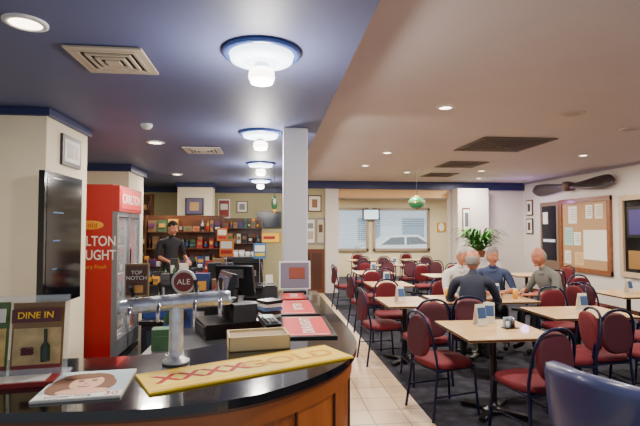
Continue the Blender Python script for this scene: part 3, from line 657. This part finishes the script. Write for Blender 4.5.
    for s_,q in((-1,'l'),(1,'r')):
        w=P['wri'+q];d=(P['pal'+q]-w).normalized();side=d.cross(Vector((0,0,1))).normalized();up=side.cross(d).normalized()
        M2=Matrix.Translation(w+d*.05)@Matrix((side,d,up)).transposed().to_4x4()
        b.sup((0,0,0),(.038,.05,.016),SK,.8,.7,8,14,M=M2)
        for k,ln in enumerate((.068,.078,.073,.056)):
            st=w+d*.085+side*(k-1.5)*.0185*s_
            b.tube([st-d*.02,st+d*.03+up*.004,st+d*(ln*.7)-up*.01,st+d*(ln*.95)-up*.028],[.0095,.009,.008,.006],SK,8,spl=3)
        st=w+d*.03-side*s_*.03
        b.tube([st,st+d*.025-side*s_*.02,st+d*.055-side*s_*.026-up*.008],[.012,.010,.007],SK,8,spl=3)
    hc=P['hea']+Vector((0,.02,.10))
    HM=Matrix.Translation(hc)@Euler((-headpitch,0,headyaw)).to_matrix().to_4x4()@Matrix.Scale(1.04,4)
    def hf(p,g=1):
        z=p.z/.12;y=p.y/.097
        if z<0: p.x*=1-.26*(-z)**1.4;p.y=p.y*(1-.10*(-z))+(.014*(-z) if y>0 else .012*z)
        if y>.3: p.y-=.010*max(0,1-((z-.08)/.16)**2)*g
        return p
    b.sup((0,0,0),(.076,.097,.12),SK,1,.92,22,32,M=HM,fn=hf)
    b.tube([(0,.078,.016),(0,.096,-.008),(0,.106,-.026),(0,.090,-.036)],[.007,.010,.014,.008],SK,10,spl=4,M=HM)
    for s_ in(-1,1):
        b.sup((s_*.012,.091,-.028),(.008,.010,.008),SK,M=HM,n=6,k=10)
        b.sup((s_*.03,.074,.008),(.0125,.010,.0075),WHITE,M=HM,n=8,k=12);b.sup((s_*.03,.0825,.008),(.0052,.003,.0055),mat((30,24,20),.3),M=HM,n=6,k=8)
        b.sup((s_*.03,.076,.0145),(.015,.011,.004),SK,M=HM,n=6,k=10);b.sup((s_*.032,.083,.027),(.018,.007,.0035),HR,M=HM,n=6,k=10)
        b.sup((s_*.075,-.006,-.006),(.008,.019,.031),SK,M=HM,n=8,k=12);b.sup((s_*.043,.058,-.028),(.022,.022,.022),SK,M=HM,n=8,k=12)
    b.sup((0,.088,-.058),(.023,.008,.0035),mat((140,70,66),.5),M=HM,n=6,k=12);b.sup((0,.087,-.065),(.019,.008,.005),mat((160,88,80),.5),M=HM,n=6,k=12);b.sup((0,.072,-.095),(.026,.022,.018),SK,M=HM,n=8,k=12)
    n1,k1=12,40;V=[];F=[]
    def lim(lo):
        f=math.sin(lo)
        if bald: return (.95 if f>-.05 else -.55)
        if f>.45: return .50+.08*math.sin(lo*5)
        if f>.12: return .50-(.45-f)/.33*.45
        if f>-.12: return .12
        return -.62
    for j in range(k1):
        lo=2*pi*j/k1;l0=math.asin(lim(lo));l1=pi/2
        if bald and math.sin(lo)<=-.05: l1=math.asin(.32)
        for i in range(n1+1):
            la=l0+(l1-l0)*i/n1;e=min(1,i/2.0)*(min(1,(n1-i)/2.0) if bald else 1);g=1.0+.085*e
            p=Vector((.076*g*math.cos(la)*math.copysign(abs(math.cos(lo))**.92,math.cos(lo)),.097*g*math.cos(la)*math.copysign(abs(math.sin(lo))**.92,math.sin(lo)),.12*g*math.sin(la)))
            V.append(hf(p,0))
    for j in range(k1):
        if bald and (math.sin(2*pi*j/k1)>-.05 or math.sin(2*pi*(j+1)/k1)>-.05): continue
        for i in range(n1): F.append((j*(n1+1)+i,((j+1)%k1)*(n1+1)+i,((j+1)%k1)*(n1+1)+i+1,j*(n1+1)+i+1))
    b.add(V,F,HR,True,HM)
    return b.obj(name,loc,rz)
person('seated_man',(2.36,5.20,0),math.radians(-28),(34,40,58),(36,38,46),(186,120,92),(130,126,120),lean=.10,headyaw=-.35,headpitch=.1,bald=True,bulk=1.08)
person('seated_man',(2.66,6.52,0),math.radians(-165),(214,214,210),(50,52,66),(190,126,98),(190,186,180),lean=.12,headyaw=-.2,headpitch=.15)
person('seated_man',(3.26,6.5,0),math.radians(155),(60,76,112),(40,42,50),(190,126,98),(130,126,122),lean=.13,headyaw=.35,headpitch=.15,bulk=1.05)
person('seated_man',(3.9,5.95,0),math.radians(95),(112,112,106),(46,48,56),(186,120,94),(130,126,120),lean=.14,headyaw=.1,headpitch=.25,bald=True,bulk=1.1)
for c in[(2.34,5.16,-28),(2.67,6.56,-165),(3.27,6.54,155),(3.94,5.95,95)]: addchair(*c)
person('standing_bartender',(-1.74,8.3,0),math.radians(-140),(24,24,30),(24,24,28),(190,128,100),(44,34,28),lean=.02,headyaw=.2,headpitch=.25,stand=True,arms={'l':[(-.25,.04,.80),(-.2,.26,.72)],'r':[(.25,.04,.8),(.2,.26,.74)]})
b=MB();b.lathe([(0,0),(.028,0),(.036,.13),(.034,.13),(.026,.006)],(0,0,0),mat((220,160,50),.1),16);b.lathe([(0,.11),(.033,.11),(.036,.13),(0,.132)],(0,0,0),WHITE,16)
g0=b.obj('beer_glass',(2.75,5.85,.7495))
inst(g0,(3.2,5.75,.7495),0);inst(g0,(2.35,5.95,.7495),0)
# ------------------------------------------------------------ lights
def point(loc,e,col=(1,.9,.8),r=.06):
    l=bpy.data.lights.new('lamp','POINT');l.energy=e;l.color=col;l.shadow_soft_size=r;o=bpy.data.objects.new('lamp_light',l);C.collection.objects.link(o);o.location=loc
def area(loc,e,col=(1,.89,.76),s=.25):
    l=bpy.data.lights.new('dl','AREA');l.shape='DISK';l.size=s;l.energy=e;l.color=col;o=bpy.data.objects.new('downlight_beam',l);C.collection.objects.link(o);o.location=loc
for x,y in RL: point((x,y,Zb-.30),46,(1,.93,.84),.08)
for p in[(-1.29,2.55),(-1.43,5.91),(-1.82,9.26)]: area((p[0],p[1],Zb-.03),44)
for p in DW: area((p[0],p[1],Zw-.03),72)
for x,y in((2.5,14.3),(5,14.3)): area((x,y,2.7),130,(1,.93,.84))
point((6.3,10.9,2.3),10,(.6,.35,1),.1)
l=bpy.data.lights.new('sun','SUN');l.energy=5;l.angle=.3;o=bpy.data.objects.new('sun_light',l);C.collection.objects.link(o);o.rotation_euler=(math.radians(38),0,0);o.location=(5,20,8)
w=bpy.data.worlds.new('world');C.scene.world=w;w.use_nodes=True
w.node_tree.nodes['Background'].inputs[0].default_value=(.82,.88,1,1);w.node_tree.nodes['Background'].inputs[1].default_value=.65
# ------------------------------------------------------------ camera
cd=bpy.data.cameras.new('camera');cam=bpy.data.objects.new('camera',cd);C.collection.objects.link(cam);C.scene.camera=cam
cd.sensor_width=36;cd.lens=460/640*36;cd.clip_start=.05
cam.location=(0,0,1.65);cam.rotation_euler=(pi/2+math.atan(17/460),0,-math.atan(50/460))
